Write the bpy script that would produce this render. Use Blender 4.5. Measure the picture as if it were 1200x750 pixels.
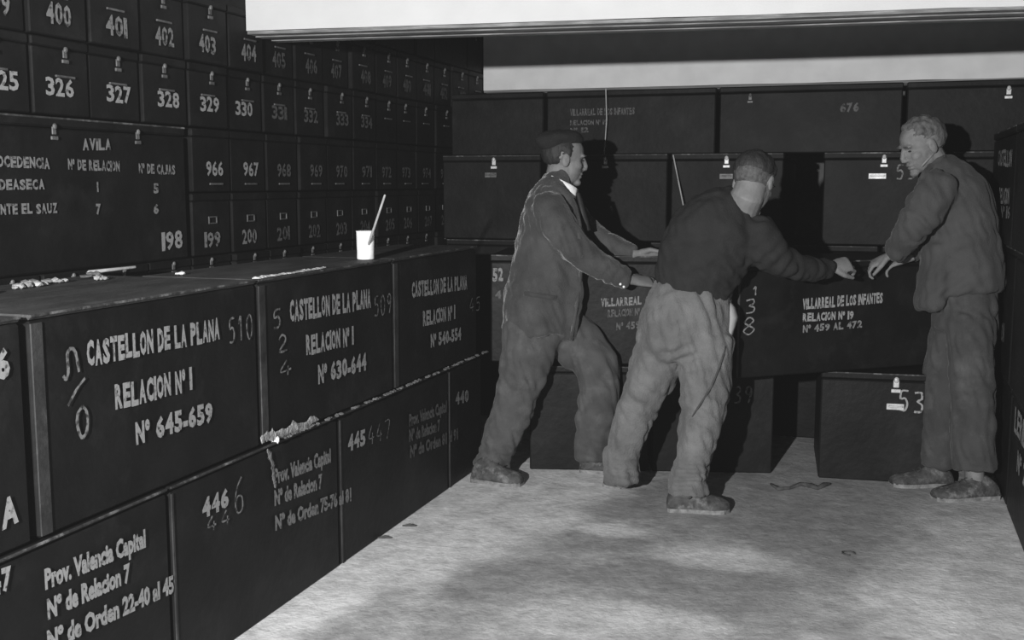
import bpy, bmesh, math, random
from mathutils import Vector, Matrix, noise
SC = bpy.context.scene
for o in list(bpy.data.objects): bpy.data.objects.remove(o)
COL = SC.collection
random.seed(4)
# ---------------------------------------------------------------- camera
F = 1290.0; YAW = math.atan(430/1290); PIT = math.radians(7.1); EYE = Vector((0, 0, 1.35))
cam = bpy.data.objects.new('camera', bpy.data.cameras.new('camera')); COL.objects.link(cam)
cam.location = EYE; cam.rotation_euler = (math.pi/2-PIT, 0, YAW)
cam.data.sensor_width = 36; cam.data.lens = F/1200*36; cam.data.clip_start = .05
SC.camera = cam
# ---------------------------------------------------------------- light: dark vault, one flash bulb held up left of the lens
SC.view_settings.view_transform = 'Standard'; SC.view_settings.look = 'None'
SC.view_settings.gamma = 1; SC.view_settings.use_curve_mapping = False
SC.view_settings.exposure = 0.0
W = bpy.data.worlds.new('added_fill_haze'); SC.world = W; W.use_nodes = True
W.node_tree.nodes['Background'].inputs[0].default_value = (1, 1, 1, 1)
W.node_tree.nodes['Background'].inputs[1].default_value = 1.3  # even white fill added from the open side to raise the shadows
_v = W.node_tree.nodes.new('ShaderNodeVolumeScatter'); _v.inputs['Density'].default_value = .0017   # thin haze added through the room so shadows lift off black
W.node_tree.links.new(_v.outputs[0], [n for n in W.node_tree.nodes if n.type == 'OUTPUT_WORLD'][0].inputs['Volume'])
fl = bpy.data.lights.new('flash_bulb', 'AREA'); fl.shape = 'DISK'; fl.size = .07; fl.energy = 440
flo = bpy.data.objects.new('flash_bulb', fl); COL.objects.link(flo)
flo.location = (-.90, -1.0, 1.64)
flo.rotation_euler = (Vector((-1.05, 5, 1.35))-flo.location).to_track_quat('-Z', 'Y').to_euler()

# ---------------------------------------------------------------- helpers
FW = Vector((-math.sin(YAW)*math.cos(PIT), math.cos(YAW)*math.cos(PIT), -math.sin(PIT)))
RT = Vector((math.cos(YAW), math.sin(YAW), 0)); UP = RT.cross(FW)
FH = Vector((-math.sin(YAW), math.cos(YAW), 0))
def ray(x, y): return FW + RT*((x-600)/F) - UP*((y-375)/F)
def P(x, y, d): return EYE + ray(x, y)*d
def hit(x, y, ax, v):
    r = ray(x, y); return EYE + r*((v-EYE[ax])/r[ax])
def tag(o, label=None, cat=None, group=None, kind=None):
    if label: o['label'] = label
    if cat: o['category'] = cat
    if group: o['group'] = group
    if kind: o['kind'] = kind
    return o
def empty(name, loc=(0, 0, 0), rz=0):
    o = bpy.data.objects.new(name, None); COL.objects.link(o); o.location = loc; o.rotation_euler = (0, 0, rz)
    o.empty_display_size = .05
    return o
def link(name, me, mat, parent=None, smooth=False):
    o = bpy.data.objects.new(name, me); COL.objects.link(o)
    if mat and not me.materials: me.materials.append(mat)
    if parent: o.parent = parent
    if smooth:
        for p in me.polygons: p.use_smooth = True
    return o
def bm_obj(name, bm, mat, parent=None, smooth=False):
    me = bpy.data.meshes.new(name); bm.to_mesh(me); bm.free()
    return link(name, me, mat, parent, smooth)
def add_box(bm, c, s, bev=0):
    r = bmesh.ops.create_cube(bm, size=1)
    for v in r['verts']: v.co = Vector((v.co.x*s[0]+c[0], v.co.y*s[1]+c[1], v.co.z*s[2]+c[2]))
    if bev:
        es = {e for v in r['verts'] for e in v.link_edges}
        bmesh.ops.bevel(bm, geom=list(es), offset=bev, segments=1, affect='EDGES')
def add_ell(bm, c, s, M=None, seg=16):
    r = bmesh.ops.create_uvsphere(bm, u_segments=seg, v_segments=max(6, seg*2//3), radius=1)
    for v in r['verts']:
        p = Vector((v.co.x*s[0], v.co.y*s[1], v.co.z*s[2]))
        if M: p = M @ p
        v.co = p + Vector(c)
def loft(bm, rings, n=16, view=None):
    """rings: (centre, a, b): a across the view, b towards it; capped"""
    view = view or FH
    vs = []; m = len(rings)
    for i, (c, a, b) in enumerate(rings):
        c = Vector(c)
        t = (Vector(rings[min(i+1, m-1)][0])-Vector(rings[max(i-1, 0)][0])).normalized()
        u = t.cross(view)
        if u.length < 1e-4: u = t.cross(Vector((0, 0, 1)))
        u.normalize(); w = u.cross(t).normalized()
        vs.append([bm.verts.new(c+u*(a*math.cos(2*math.pi*k/n))+w*(b*math.sin(2*math.pi*k/n))) for k in range(n)])
    fs = []
    for i in range(m-1):
        for k in range(n):
            fs.append(bm.faces.new((vs[i][k], vs[i][(k+1) % n], vs[i+1][(k+1) % n], vs[i+1][k])))
    fs.append(bm.faces.new(vs[0][::-1])); fs.append(bm.faces.new(vs[-1]))
    bmesh.ops.recalc_face_normals(bm, faces=fs)
def capsule(bm, pts, rs, n=12):
    rings = []
    d0 = (Vector(pts[0])-Vector(pts[1])).normalized(); d1 = (Vector(pts[-1])-Vector(pts[-2])).normalized()
    rings.append((Vector(pts[0])+d0*rs[0]*.85, rs[0]*.4, rs[0]*.4))
    for p, r in zip(pts, rs): rings.append((Vector(p), r, r))
    rings.append((Vector(pts[-1])+d1*rs[-1]*.85, rs[-1]*.45, rs[-1]*.45))
    t = (Vector(pts[-1])-Vector(pts[0])).normalized()
    v = FH if abs(t.dot(FH)) < .8 else Vector((0, 0, 1))
    loft(bm, rings, n, v)
def remesh(bm, voxel, smooth=4, fac=.5):
    me = bpy.data.meshes.new('tmp'); bm.to_mesh(me); bm.free()
    o = bpy.data.objects.new('tmp', me); COL.objects.link(o)
    m = o.modifiers.new('r', 'REMESH'); m.mode = 'VOXEL'; m.voxel_size = voxel; m.use_smooth_shade = True
    if smooth:
        s = o.modifiers.new('s', 'SMOOTH'); s.iterations = smooth; s.factor = fac
    dg = bpy.context.evaluated_depsgraph_get()
    out = bpy.data.meshes.new_from_object(o.evaluated_get(dg))
    bpy.data.objects.remove(o); bpy.data.meshes.remove(me)
    return out

# ---------------------------------------------------------------- materials
MATS = {}
def mat(name, col, rough=.8, var=.25, scale=8, bump=.15, bscale=60, metal=0, spec=.2, dust=0, dustcol=.2, dscale=3, stretch=None):
    if name in MATS: return MATS[name]
    m = bpy.data.materials.new(name); m.use_nodes = True; nt = m.node_tree; N = nt.nodes; L = nt.links
    b = N['Principled BSDF']; b.inputs['Roughness'].default_value = rough; b.inputs['Metallic'].default_value = metal
    b.inputs['Specular IOR Level'].default_value = spec
    tc = N.new('ShaderNodeTexCoord'); mp = N.new('ShaderNodeMapping'); L.new(tc.outputs['Object'], mp.inputs[0])
    if stretch: mp.inputs['Scale'].default_value = stretch
    oi = N.new('ShaderNodeObjectInfo'); L.new(oi.outputs['Random'], mp.inputs['Location'])
    n1 = N.new('ShaderNodeTexNoise'); n1.inputs['Scale'].default_value = scale; n1.inputs['Detail'].default_value = 6
    L.new(mp.outputs[0], n1.inputs[0])
    r = N.new('ShaderNodeMapRange'); r.inputs[1].default_value = .3; r.inputs[2].default_value = .7
    r.inputs[3].default_value = col*(1-var); r.inputs[4].default_value = col*(1+var); L.new(n1.outputs[0], r.inputs[0])
    out = r.outputs[0]
    if dust:
        n2 = N.new('ShaderNodeTexNoise'); n2.inputs['Scale'].default_value = dscale; n2.inputs['Detail'].default_value = 9
        n2.inputs['Roughness'].default_value = .68; L.new(mp.outputs[0], n2.inputs[0])
        r2 = N.new('ShaderNodeMapRange'); r2.inputs[1].default_value = .52; r2.inputs[2].default_value = .78
        r2.inputs[3].default_value = 0; r2.inputs[4].default_value = dust; L.new(n2.outputs[0], r2.inputs[0])
        mx = N.new('ShaderNodeMix'); L.new(r2.outputs[0], mx.inputs[0]); L.new(out, mx.inputs[2]); mx.inputs[3].default_value = dustcol
        out = mx.outputs[0]
    L.new(out, b.inputs['Base Color'])
    n3 = N.new('ShaderNodeTexNoise'); n3.inputs['Scale'].default_value = bscale; n3.inputs['Detail'].default_value = 4
    L.new(mp.outputs[0], n3.inputs[0])
    bp = N.new('ShaderNodeBump'); bp.inputs['Strength'].default_value = bump; bp.inputs['Distance'].default_value = .01
    L.new(n3.outputs[0], bp.inputs['Height']); L.new(bp.outputs[0], b.inputs['Normal'])
    MATS[name] = m; return m
M_BOX = mat('black_painted_wood', .007, .5, .4, 5, .2, 30, spec=.10, dust=.5, dustcol=.030, dscale=4)
M_BOXD = mat('black_painted_wood_dull', .0065, .55, .4, 6, .2, 30, spec=.08, dust=.5, dustcol=.024, dscale=5)
M_LID = mat('dusty_black_lid', .04, .7, .45, 4, .25, 40, dust=.6, dustcol=.12, dscale=6, stretch=(1, 3, 1))
M_EDGE = mat('worn_edge', .03, .7, .5, 20, .3, 60, dust=.9, dustcol=.3, dscale=14)
M_BATTEN = mat('scuffed_batten', .026, .6, .5, 9, .2, 60, dust=.7, dustcol=.09, dscale=8)
M_METAL = mat('glint_pale_metal', .45, .45, .25, 30, .1, 90, metal=.2)  # paler base tone stands in for the flash highlight on the fittings
M_METALD = mat('dull_metal', .09, .5, .4, 40, .1, 90, metal=.2)
M_PLASTER = mat('white_plaster', .43, .9, .04, 7, .12, 50)
M_PLASTER2 = mat('grey_white_plaster', .56, .9, .07, 9, .12, 50)
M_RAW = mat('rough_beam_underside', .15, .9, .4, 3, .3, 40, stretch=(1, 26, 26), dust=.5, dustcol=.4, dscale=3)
M_WALL = mat('dark_cement', .10, .95, .3, 3, .3, 30)
M_CRUST = mat('plaster_crumbs', .5, .95, .3, 30, .4, 90)
M_CRUSTM = mat('plaster_smear', .26, .95, .5, 30, .5, 90)
M_CRUSTD = mat('grey_crumbs', .10, .95, .5, 30, .4, 90)
M_SKIN = mat('skin', .145, .6, .15, 25, .1, 120)
M_SKIND = mat('skin_weathered', .145, .6, .2, 30, .15, 120)
M_HAIR = mat('dark_hair', .022, .6, .3, 60, .4, 160, stretch=(1, 1, .3))
M_HAIRG = mat('grey_hair', .085, .7, .5, 50, .4, 160, stretch=(1, 1, .4))
M_HAIRC = mat('cropped_hair', .065, .7, .4, 70, .4, 160)
M_JACKET = mat('velvet_corduroy', .045, .85, .3, 9, .4, 150, dust=.35, dustcol=.11, dscale=6)
for _n in (M_JACKET,):
    _b = _n.node_tree.nodes['Principled BSDF']; _b.inputs['Sheen Weight'].default_value = .55; _b.inputs['Sheen Roughness'].default_value = .35; _b.inputs['Sheen Tint'].default_value = (.5, .5, .5, 1)
M_TROUS1 = mat('grey_wool_trousers', .055, .95, .2, 14, .3, 180, dust=.3, dustcol=.2, dscale=9)
M_SWEAT = mat('dark_knit', .016, .9, .15, 20, .3, 140)
M_TROUS2 = mat('pale_work_trousers', .105, .95, .25, 10, .5, 150, dust=.4, dustcol=.21, dscale=7)
M_JACK3 = mat('grey_work_jacket', .046, .9, .15, 9, .25, 150)
M_TROUS3 = mat('grey_work_trousers', .043, .95, .18, 9, .25, 150, dust=.3, dustcol=.16, dscale=7)
M_SHIRT = mat('white_shirt', .75, .8, .05, 20, .1, 100)
M_TAIL = mat('grey_cotton', .26, .9)
M_CAP = mat('black_felt', .014, .95, .15, 30, .3, 160)
M_TIE = mat('dark_tie', .03, .6, .2, 30, .1, 100)
M_SHOE = mat('dusty_shoe', .05, .8, .5, 30, .5, 70, dust=.7, dustcol=.30, dscale=18)
M_SOLE = mat('chalky_sole', .17, .9, .4, 40, .4, 70)
M_TIN = mat('white_tin', .72, .5, .12, 30, .1, 50)
M_STICK = mat('pale_wood', .30, .8, .2, 30, .2, 60)
M_EYE = mat('dark_eye', .02, .3, .1, 10, 0, 10)
M_ROPE = mat('dark_rope', .05, .9, .3, 40, .5, 90)
def paint_mat(name, col, wear):
    m = mat(name, col, .85, .12, 40, .1, 80); nt = m.node_tree; N = nt.nodes; L = nt.links; b = N['Principled BSDF']
    tc = N.new('ShaderNodeTexCoord'); n = N.new('ShaderNodeTexNoise'); n.inputs['Scale'].default_value = 70; n.inputs['Detail'].default_value = 5
    L.new(tc.outputs['Object'], n.inputs[0])
    r = N.new('ShaderNodeMapRange'); r.inputs[1].default_value = wear-.08; r.inputs[2].default_value = wear+.08; L.new(n.outputs[0], r.inputs[0])
    mx = N.new('ShaderNodeMix'); L.new(r.outputs[0], mx.inputs[0]); mx.inputs[2].default_value = .03; mx.inputs[3].default_value = col
    L.new(mx.outputs[0], b.inputs['Base Color']); return m
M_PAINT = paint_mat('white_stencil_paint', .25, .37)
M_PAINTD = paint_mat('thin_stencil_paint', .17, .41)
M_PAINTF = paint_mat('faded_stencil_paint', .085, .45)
M_CHALK = paint_mat('thin_brushed_paint', .17, .47)

for _n, _w in ((M_TROUS1, .2), (M_TROUS2, .25), (M_JACK3, .2), (M_TROUS3, .2)):
    _b = _n.node_tree.nodes['Principled BSDF']; _b.inputs['Sheen Weight'].default_value = _w; _b.inputs['Sheen Roughness'].default_value = .4; _b.inputs['Sheen Tint'].default_value = (.3, .3, .3, 1)
# floor: pale dusty cement with trodden dark dirt
def floor_mat():
    m = bpy.data.materials.new('dusty_cement_floor'); m.use_nodes = True; nt = m.node_tree; N = nt.nodes; L = nt.links
    b = N['Principled BSDF']; b.inputs['Roughness'].default_value = .92; b.inputs['Specular IOR Level'].default_value = .2
    tc = N.new('ShaderNodeTexCoord')
    def nz(scale, det, rough=.6, st=None, off=(0, 0, 0)):
        mp = N.new('ShaderNodeMapping'); L.new(tc.outputs['Object'], mp.inputs[0]); mp.inputs['Location'].default_value = off
        if st: mp.inputs['Scale'].default_value = st
        n = N.new('ShaderNodeTexNoise'); n.inputs['Scale'].default_value = scale; n.inputs['Detail'].default_value = det
        n.inputs['Roughness'].default_value = rough; L.new(mp.outputs[0], n.inputs[0]); return n.outputs[0]
    def mr(i, a, b_, c, d):
        r = N.new('ShaderNodeMapRange'); L.new(i, r.inputs[0])
        for k, v in enumerate((a, b_, c, d)): r.inputs[k+1].default_value = v
        r.interpolation_type = 'SMOOTHSTEP'; return r.outputs[0]
    def mth(op, a, b_):
        x = N.new('ShaderNodeMath'); x.operation = op
        for k, v in enumerate((a, b_)):
            if isinstance(v, (int, float)): x.inputs[k].default_value = v
            else: L.new(v, x.inputs[k])
        return x.outputs[0]
    sx = N.new('ShaderNodeSeparateXYZ'); L.new(tc.outputs['Object'], sx.inputs[0])
    wob = mth('ADD', mth('SUBTRACT', mth('SUBTRACT', sx.outputs[0], .85), mth('MULTIPLY', mth('SUBTRACT', sx.outputs[1], 1.45), .26)), mth('MULTIPLY', mth('SUBTRACT', nz(1.6, 5), .5), .9))
    # trodden path runs up the middle of the aisle, clean cement along the stack on the left and by the right-hand boxes
    left = mr(wob, -1.36, -1.0, 0, 1)
    right = mr(wob, -.1, .4, 1, .3)
    path = mth('MULTIPLY', left, right)
    blot = mr(nz(1.5, 8, .66, (1, 1.3, 1), (3.1, 7.3, 0)), .30, .60, .45, 1)
    back = mr(mth('ADD', sx.outputs[1], mth('MULTIPLY', mth('SUBTRACT', nz(2.2, 5, .6, None, (5, 1, 0)), .5), .8)), 1.05, 1.6, 0, .85)
    dirt = mth('MULTIPLY', left, mth('MULTIPLY', right, mth('MAXIMUM', blot, back)))
    # scuffed pale patches where plaster was spilt (world x, y, reach x, reach y, strength)
    for px_, py_, rx_, ry_, st_ in ((715, 621, .16, .10, .8), (845, 657, .30, .14, .5), (745, 725, .34, .16, .6), (1090, 705, .35, .3, .6), (600, 580, .2, .25, .4)):
        q = hit(px_, py_, 2, 0); dx = mth('DIVIDE', mth('SUBTRACT', sx.outputs[0], q.x+.85), rx_); dy = mth('DIVIDE', mth('SUBTRACT', sx.outputs[1], q.y-2.75), ry_)
        r2 = mth('ADD', mth('ADD', mth('MULTIPLY', dx, dx), mth('MULTIPLY', dy, dy)), mth('MULTIPLY', mth('SUBTRACT', nz(7, 8, .75), .5), 2.4))
        dirt = mth('MULTIPLY', dirt, mr(r2, .0, 1.3, 1-st_, 1))
    fine = mr(nz(26, 8, .7), .3, .7, .86, 1.14)
    base = mr(dirt, 0, 1, .60, .25)
    colr = mth('MULTIPLY', mth('MULTIPLY', base, fine), mr(nz(7, 8, .72, None, (1, 9, 0)), .3, .7, .80, 1.18))
    L.new(colr, b.inputs['Base Color'])
    bp = N.new('ShaderNodeBump'); bp.inputs['Strength'].default_value = .5; bp.inputs['Distance'].default_value = .012
    L.new(mth('ADD', nz(14, 8, .65), mth('MULTIPLY', nz(70, 4), .4)), bp.inputs['Height']); L.new(bp.outputs[0], b.inputs['Normal'])
    return m

# ---------------------------------------------------------------- structure
def slab(name, a, b_, m, rot=None, origin=None):
    bm = bmesh.new(); c = [(a[i]+b_[i])/2 for i in range(3)]; s = [b_[i]-a[i] for i in range(3)]
    add_box(bm, (0, 0, 0), s); o = bm_obj(name, bm, m); o.location = c
    if rot: o.rotation_euler = rot
    return tag(o, kind='structure')
fo = slab('floor', (-3.2, -2, -.1), (1.5, 7.5, 0), floor_mat())
slab('ceiling', (-3.2, -2, 2.62), (1.5, 7.5, 2.75), M_WALL)
slab('wall_left', (-3.3, -2, -.1), (-3.2, 7.5, 2.75), M_WALL)
slab('wall_right', (1.5, -2, -.1), (1.6, 7.5, 2.75), M_WALL)
slab('wall_back', (-3.3, 7.5, -.1), (1.6, 7.6, 2.75), M_WALL)
def beam(name, y0, y1, zl, zr, m, skew=0.0):
    """plastered downstand beam with rough underside; underside runs from zl (left) to zr (right)"""
    x0, x1 = -2.395, 1.5; ztop = 2.62
    xs = [x0+(x1-x0)*i/24 for i in range(25)]
    bm = bmesh.new(); e = .035
    def zz(x, k): return zl+(zr-zl)*(x-x0)/(x1-x0)+.004*noise.noise(Vector((x*3, k, 0)))
    def sk(x): return skew*(x-x0)
    A = [bm.verts.new((x, y0+sk(x), zz(x, 1))) for x in xs]; B = [bm.verts.new((x, y1+sk(x), zz(x, 2))) for x in xs]
    T0 = [bm.verts.new((x, y0+sk(x), ztop)) for x in xs]; T1 = [bm.verts.new((x, y1+sk(x), ztop)) for x in xs]
    for i in range(24):
        bm.faces.new((A[i], A[i+1], T0[i+1], T0[i])); bm.faces.new((B[i+1], B[i], T1[i], T1[i+1]))
        bm.faces.new((A[i+1], A[i], B[i], B[i+1]))
    for i in (0, 24):
        bm.faces.new((A[i], T0[i], T1[i], B[i]))
    bmesh.ops.recalc_face_normals(bm, faces=bm.faces[:])
    o = bm_obj(name, bm, m); tag(o, kind='structure')
    # underside lining: boards with a thin lip, as the grey banded strip under the white face
    yy = y0+.004
    nb = 4; w = (y1-y0-.008)/nb
    for k in range(nb):
        bm = bmesh.new(); vs = []
        for x in xs[::4]:
            z = zz(x, 1)-.001-.004*(k % 2)
            vs.append([bm.verts.new((x, yy+sk(x)+p_, z-q_)) for p_, q_ in ((w*k+.003, 0), (w*(k+1)-.003, 0), (w*(k+1)-.003, .012), (w*k+.003, .012))])
        for a, b_ in zip(vs[:-1], vs[1:]):
            for q in range(4): bm.faces.new((a[q], b_[q], b_[(q+1) % 4], a[(q+1) % 4]))
        bm.faces.new(vs[0]); bm.faces.new(vs[-1]); bmesh.ops.recalc_face_normals(bm, faces=bm.faces[:])
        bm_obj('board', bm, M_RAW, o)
    return o
beam('trim_1', 3.88, 4.13, 1.944, 1.940, M_PLASTER, .098)
beam('trim_2', 6.62, 6.80, 1.925, 1.912, M_PLASTER2)

# ---------------------------------------------------------------- lettering
def text_mesh(txt, bold=.012, mono=None):
    cu = bpy.data.curves.new('t', 'FONT'); cu.body = txt; cu.offset = bold; cu.resolution_u = 2; cu.size = 1
    if mono: cu.space_character = mono
    o = bpy.data.objects.new('t', cu); COL.objects.link(o)
    dg = bpy.context.evaluated_depsgraph_get(); me = bpy.data.meshes.new_from_object(o.evaluated_get(dg))
    bpy.data.objects.remove(o); bpy.data.curves.remove(cu)
    return me
def letter_local(root, txt, A, B_, T, yl, m, bold=.012):
    """text between local face points A (base left), B_ (base right), T (top left), each (x,z), at local y = yl"""
    if any(c.islower() for c in txt.replace('º', '').replace('Nº de', '')):
        me = text_mesh(txt, bold); xs = [v.co.x for v in me.vertices]
        x0, x1, y1 = min(xs), max(xs), max(v.co.y for v in me.vertices)
        for v in me.vertices: v.co.x = (v.co.x-x0)/(x1-x0); v.co.y = v.co.y/y1
    else:
        wd = {' ': .55, '1': .45, 'I': .36, 'º': .55, '-': .6, '.': .3}; tot = sum(wd.get(c, 1) for c in txt); x = 0; V = []; FF = []
        for c in txt:
            w = wd.get(c, 1)
            if c != ' ':
                if (c, bold) not in GLYPH:
                    g = text_mesh(c, bold); gx = [v.co.x for v in g.vertices]; gy = [v.co.y for v in g.vertices]
                    x0, x1 = min(gx), max(gx); y0, y1 = (min(gy), max(gy)) if c not in 'º-.' else (0, .73)
                    GLYPH[c, bold] = ([((v.co.x-x0)/(x1-x0), (v.co.y-y0)/(y1-y0)) for v in g.vertices], [tuple(p.vertices) for p in g.polygons]); bpy.data.meshes.remove(g)
                gv, gf = GLYPH[c, bold]; n0 = len(V)
                j = random.uniform(-.03, .03)
                V += [((x+w*(.05+.90*q[0]))/tot, q[1]+j*(c not in 'º-')) for q in gv]; FF += [tuple(i+n0 for i in f_) for f_ in gf]
            x += w
        me = bpy.data.meshes.new('lettering'); me.from_pydata([(q[0], q[1], 0) for q in V], [], FF)
    for v in me.vertices:
        a, b_ = v.co.x, v.co.y
        v.co = Vector((A[0]+(B_[0]-A[0])*a+(T[0]-A[0])*b_, yl, A[1]+(B_[1]-A[1])*a+(T[1]-A[1])*b_))
    me.materials.clear()
    return link('lettering', me, m, root)
GLYPH = {}
def face_pt(root, d, x, y):
    """pixel -> local (x,z) on the front face (local y=-d/2) of a box root"""
    M = Matrix.Rotation(-root.rotation_euler.z, 3, 'Z')
    o = M @ (EYE-Vector(root.location)); r = M @ ray(x, y)
    t = (-d/2-o.y)/r.y; p = o+r*t
    return (p.x, p.z)
def lettering(root, d, txt, p0, p1, h, m=None, bold=.05):
    A = face_pt(root, d, *p0); B_ = face_pt(root, d, *p1); T = face_pt(root, d, p0[0], p0[1]-h)
    T = (A[0], T[1])
    return letter_local(root, txt, A, B_, T, -d/2-.0025, m or M_PAINT, bold)
STROKES = {'0': [[(.5, 1), (.15, .8), (.1, .4), (.35, 0), (.7, .1), (.85, .5), (.75, .85), (.5, 1)]], '1': [[(.2, .7), (.5, 1), (.5, 0)]],
 '2': [[(.1, .75), (.4, 1), (.75, .85), (.7, .55), (.1, .05), (.9, .05)]], '3': [[(.15, .95), (.7, 1), (.75, .7), (.4, .55), (.8, .4), (.7, .08), (.15, .03)]],
 '4': [[(.55, 1), (.1, .35), (.85, .35)], [(.65, .6), (.6, 0)]], '5': [[(.85, 1), (.3, .95), (.22, .58), (.6, .62), (.8, .35), (.6, .03), (.15, .05)]],
 '6': [[(.75, 1), (.3, .7), (.12, .3), (.35, 0), (.75, .1), (.75, .42), (.4, .48), (.15, .3)]], '7': [[(.1, .97), (.85, .97), (.4, 0)]],
 '8': [[(.5, .52), (.2, .75), (.5, 1), (.8, .78), (.5, .52), (.15, .25), (.5, 0), (.85, .25), (.5, .52)]],
 '9': [[(.8, .7), (.5, .5), (.2, .7), (.45, 1), (.8, .9), (.8, .5), (.5, 0)]], '/': [[(.0, .0), (.5, .7), (1, 1)]], 'n': [[(.0, .15), (.12, 0), (.3, .2), (.3, .85), (.55, 1), (.8, .8), (.95, .1)]]}
def brushed(root, d, txt, p0, p1, h, w=.006, m=None):
    """hand-brushed digits as ribbons on the box face"""
    A = Vector(face_pt(root, d, *p0)); B_ = Vector(face_pt(root, d, *p1)); T = Vector(face_pt(root, d, p0[0], p0[1]-h)); T.x = A.x
    U = (B_-A)/len(txt); V = T-A; bm = bmesh.new()
    for i, ch in enumerate(txt):
        for st in STROKES[ch]:
            pts = [A+U*(i+.1+.8*q[0])+V*q[1] for q in st]
            fine = []
            for k in range(len(pts)-1):
                q0 = pts[max(k-1, 0)]; q1 = pts[k]; q2 = pts[k+1]; q3 = pts[min(k+2, len(pts)-1)]
                for s in range(4):
                    t = s/4; fine.append(.5*((2*q1)+(q2-q0)*t+(2*q0-5*q1+4*q2-q3)*t*t+(3*q1-q0-3*q2+q3)*t**3))
            fine.append(pts[-1]); prev = None
            for k, p in enumerate(fine):
                tg = (fine[min(k+1, len(fine)-1)]-fine[max(k-1, 0)]); tg = tg.normalized() if tg.length > 1e-6 else Vector((1, 0))
                n = Vector((-tg.y, tg.x))*w*.5*random.uniform(.75, 1.2)
                a = bm.verts.new((p.x+n.x, -d/2-.0025, p.y+n.y)); b_ = bm.verts.new((p.x-n.x, -d/2-.0025, p.y-n.y))
                if prev:
                    try: bm.faces.new((prev[0], prev[1], b_, a))
                    except ValueError: pass
                prev = (a, b_)
    return bm_obj('lettering', bm, m or M_CHALK, root)

# ---------------------------------------------------------------- boxes
CACHE = {}
def cached(key, build):
    if key not in CACHE:
        bm = bmesh.new(); build(bm); me = bpy.data.meshes.new(key[0]); bm.to_mesh(me); bm.free(); CACHE[key] = me
    return CACHE[key]
def part(name, key, build, m, root, loc=None):
    me = cached((name,)+key, build)
    o = link(name, me, m, root)
    if loc: o.location = loc
    return o
def hasp(root, x, y, z, s=1.0, m=None):
    m = m or M_METAL
    def b(bm):
        add_box(bm, (0, -.004*s, 0), (.022*s, .006*s, .03*s), .002*s)
        add_box(bm, (0, -.005*s, -.028*s), (.036*s, .008*s, .014*s), .002*s)
        add_ell(bm, (0, -.009*s, .016*s), (.010*s, .008*s, .012*s), seg=8)
    return part('hasp', (s,), b, m, root, (x, y, z))
def bar_handle(root, x, y, z, w=.07, m=None):
    def b(bm):
        add_box(bm, (0, -.003, 0), (w, .005, .028), .0015)
        add_box(bm, (0, -.014, .002), (w*.8, .008, .008), .002)
        for s in (-1, 1): add_box(bm, (s*w*.38, -.008, .002), (.008, .012, .008))
    return part('handle', (w,), b, m or M_METALD, root, (x, y, z))
def big_box(loc, rz, w, d, h, label, group, m=None, lid=.035, strips=True, battens=False, edge=True, name='storage_box', lidm=None):
    r = empty(name, loc, rz); tag(r, label, 'box', group); m = m or M_BOX
    k = (round(w, 3), round(d, 3), round(h, 3))
    part('body', k, lambda bm: add_box(bm, (0, 0, (h-lid)/2), (w-.006, d-.006, h-lid), .006), m, r)
    part('lid', k, lambda bm: add_box(bm, (0, 0, h-lid/2+.001), (w, d, lid-.004), .006), lidm or m, r)
    if strips:   # corner irons at the lid edge
        sw = .036 if battens else .010
        part('corner_strip', k+(sw,), lambda bm: add_box(bm, (-w/2+.004+sw/2, -d/2+.001, (h-lid)/2), (sw, .004, h-lid-.01), .001), M_BATTEN, r)
    if edge:
        part('edge_strip', k, lambda bm: add_box(bm, (0, -d/2+.001, h-.004), (w-.01, .006, .006), .001), M_EDGE, r)
    return r
def face_box(xL, y0, y1, z0, h, d, **kw):
    """box in a stack whose faces look towards +x"""
    return big_box((xL-d/2, (y0+y1)/2, z0), math.pi/2, (y1-y0)-.008, d, h, **kw)
XF = -1.77
def yb(x, y): return hit(x, y, 0, XF)[1]
GL = 'big black boxes in the left front stack'
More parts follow.
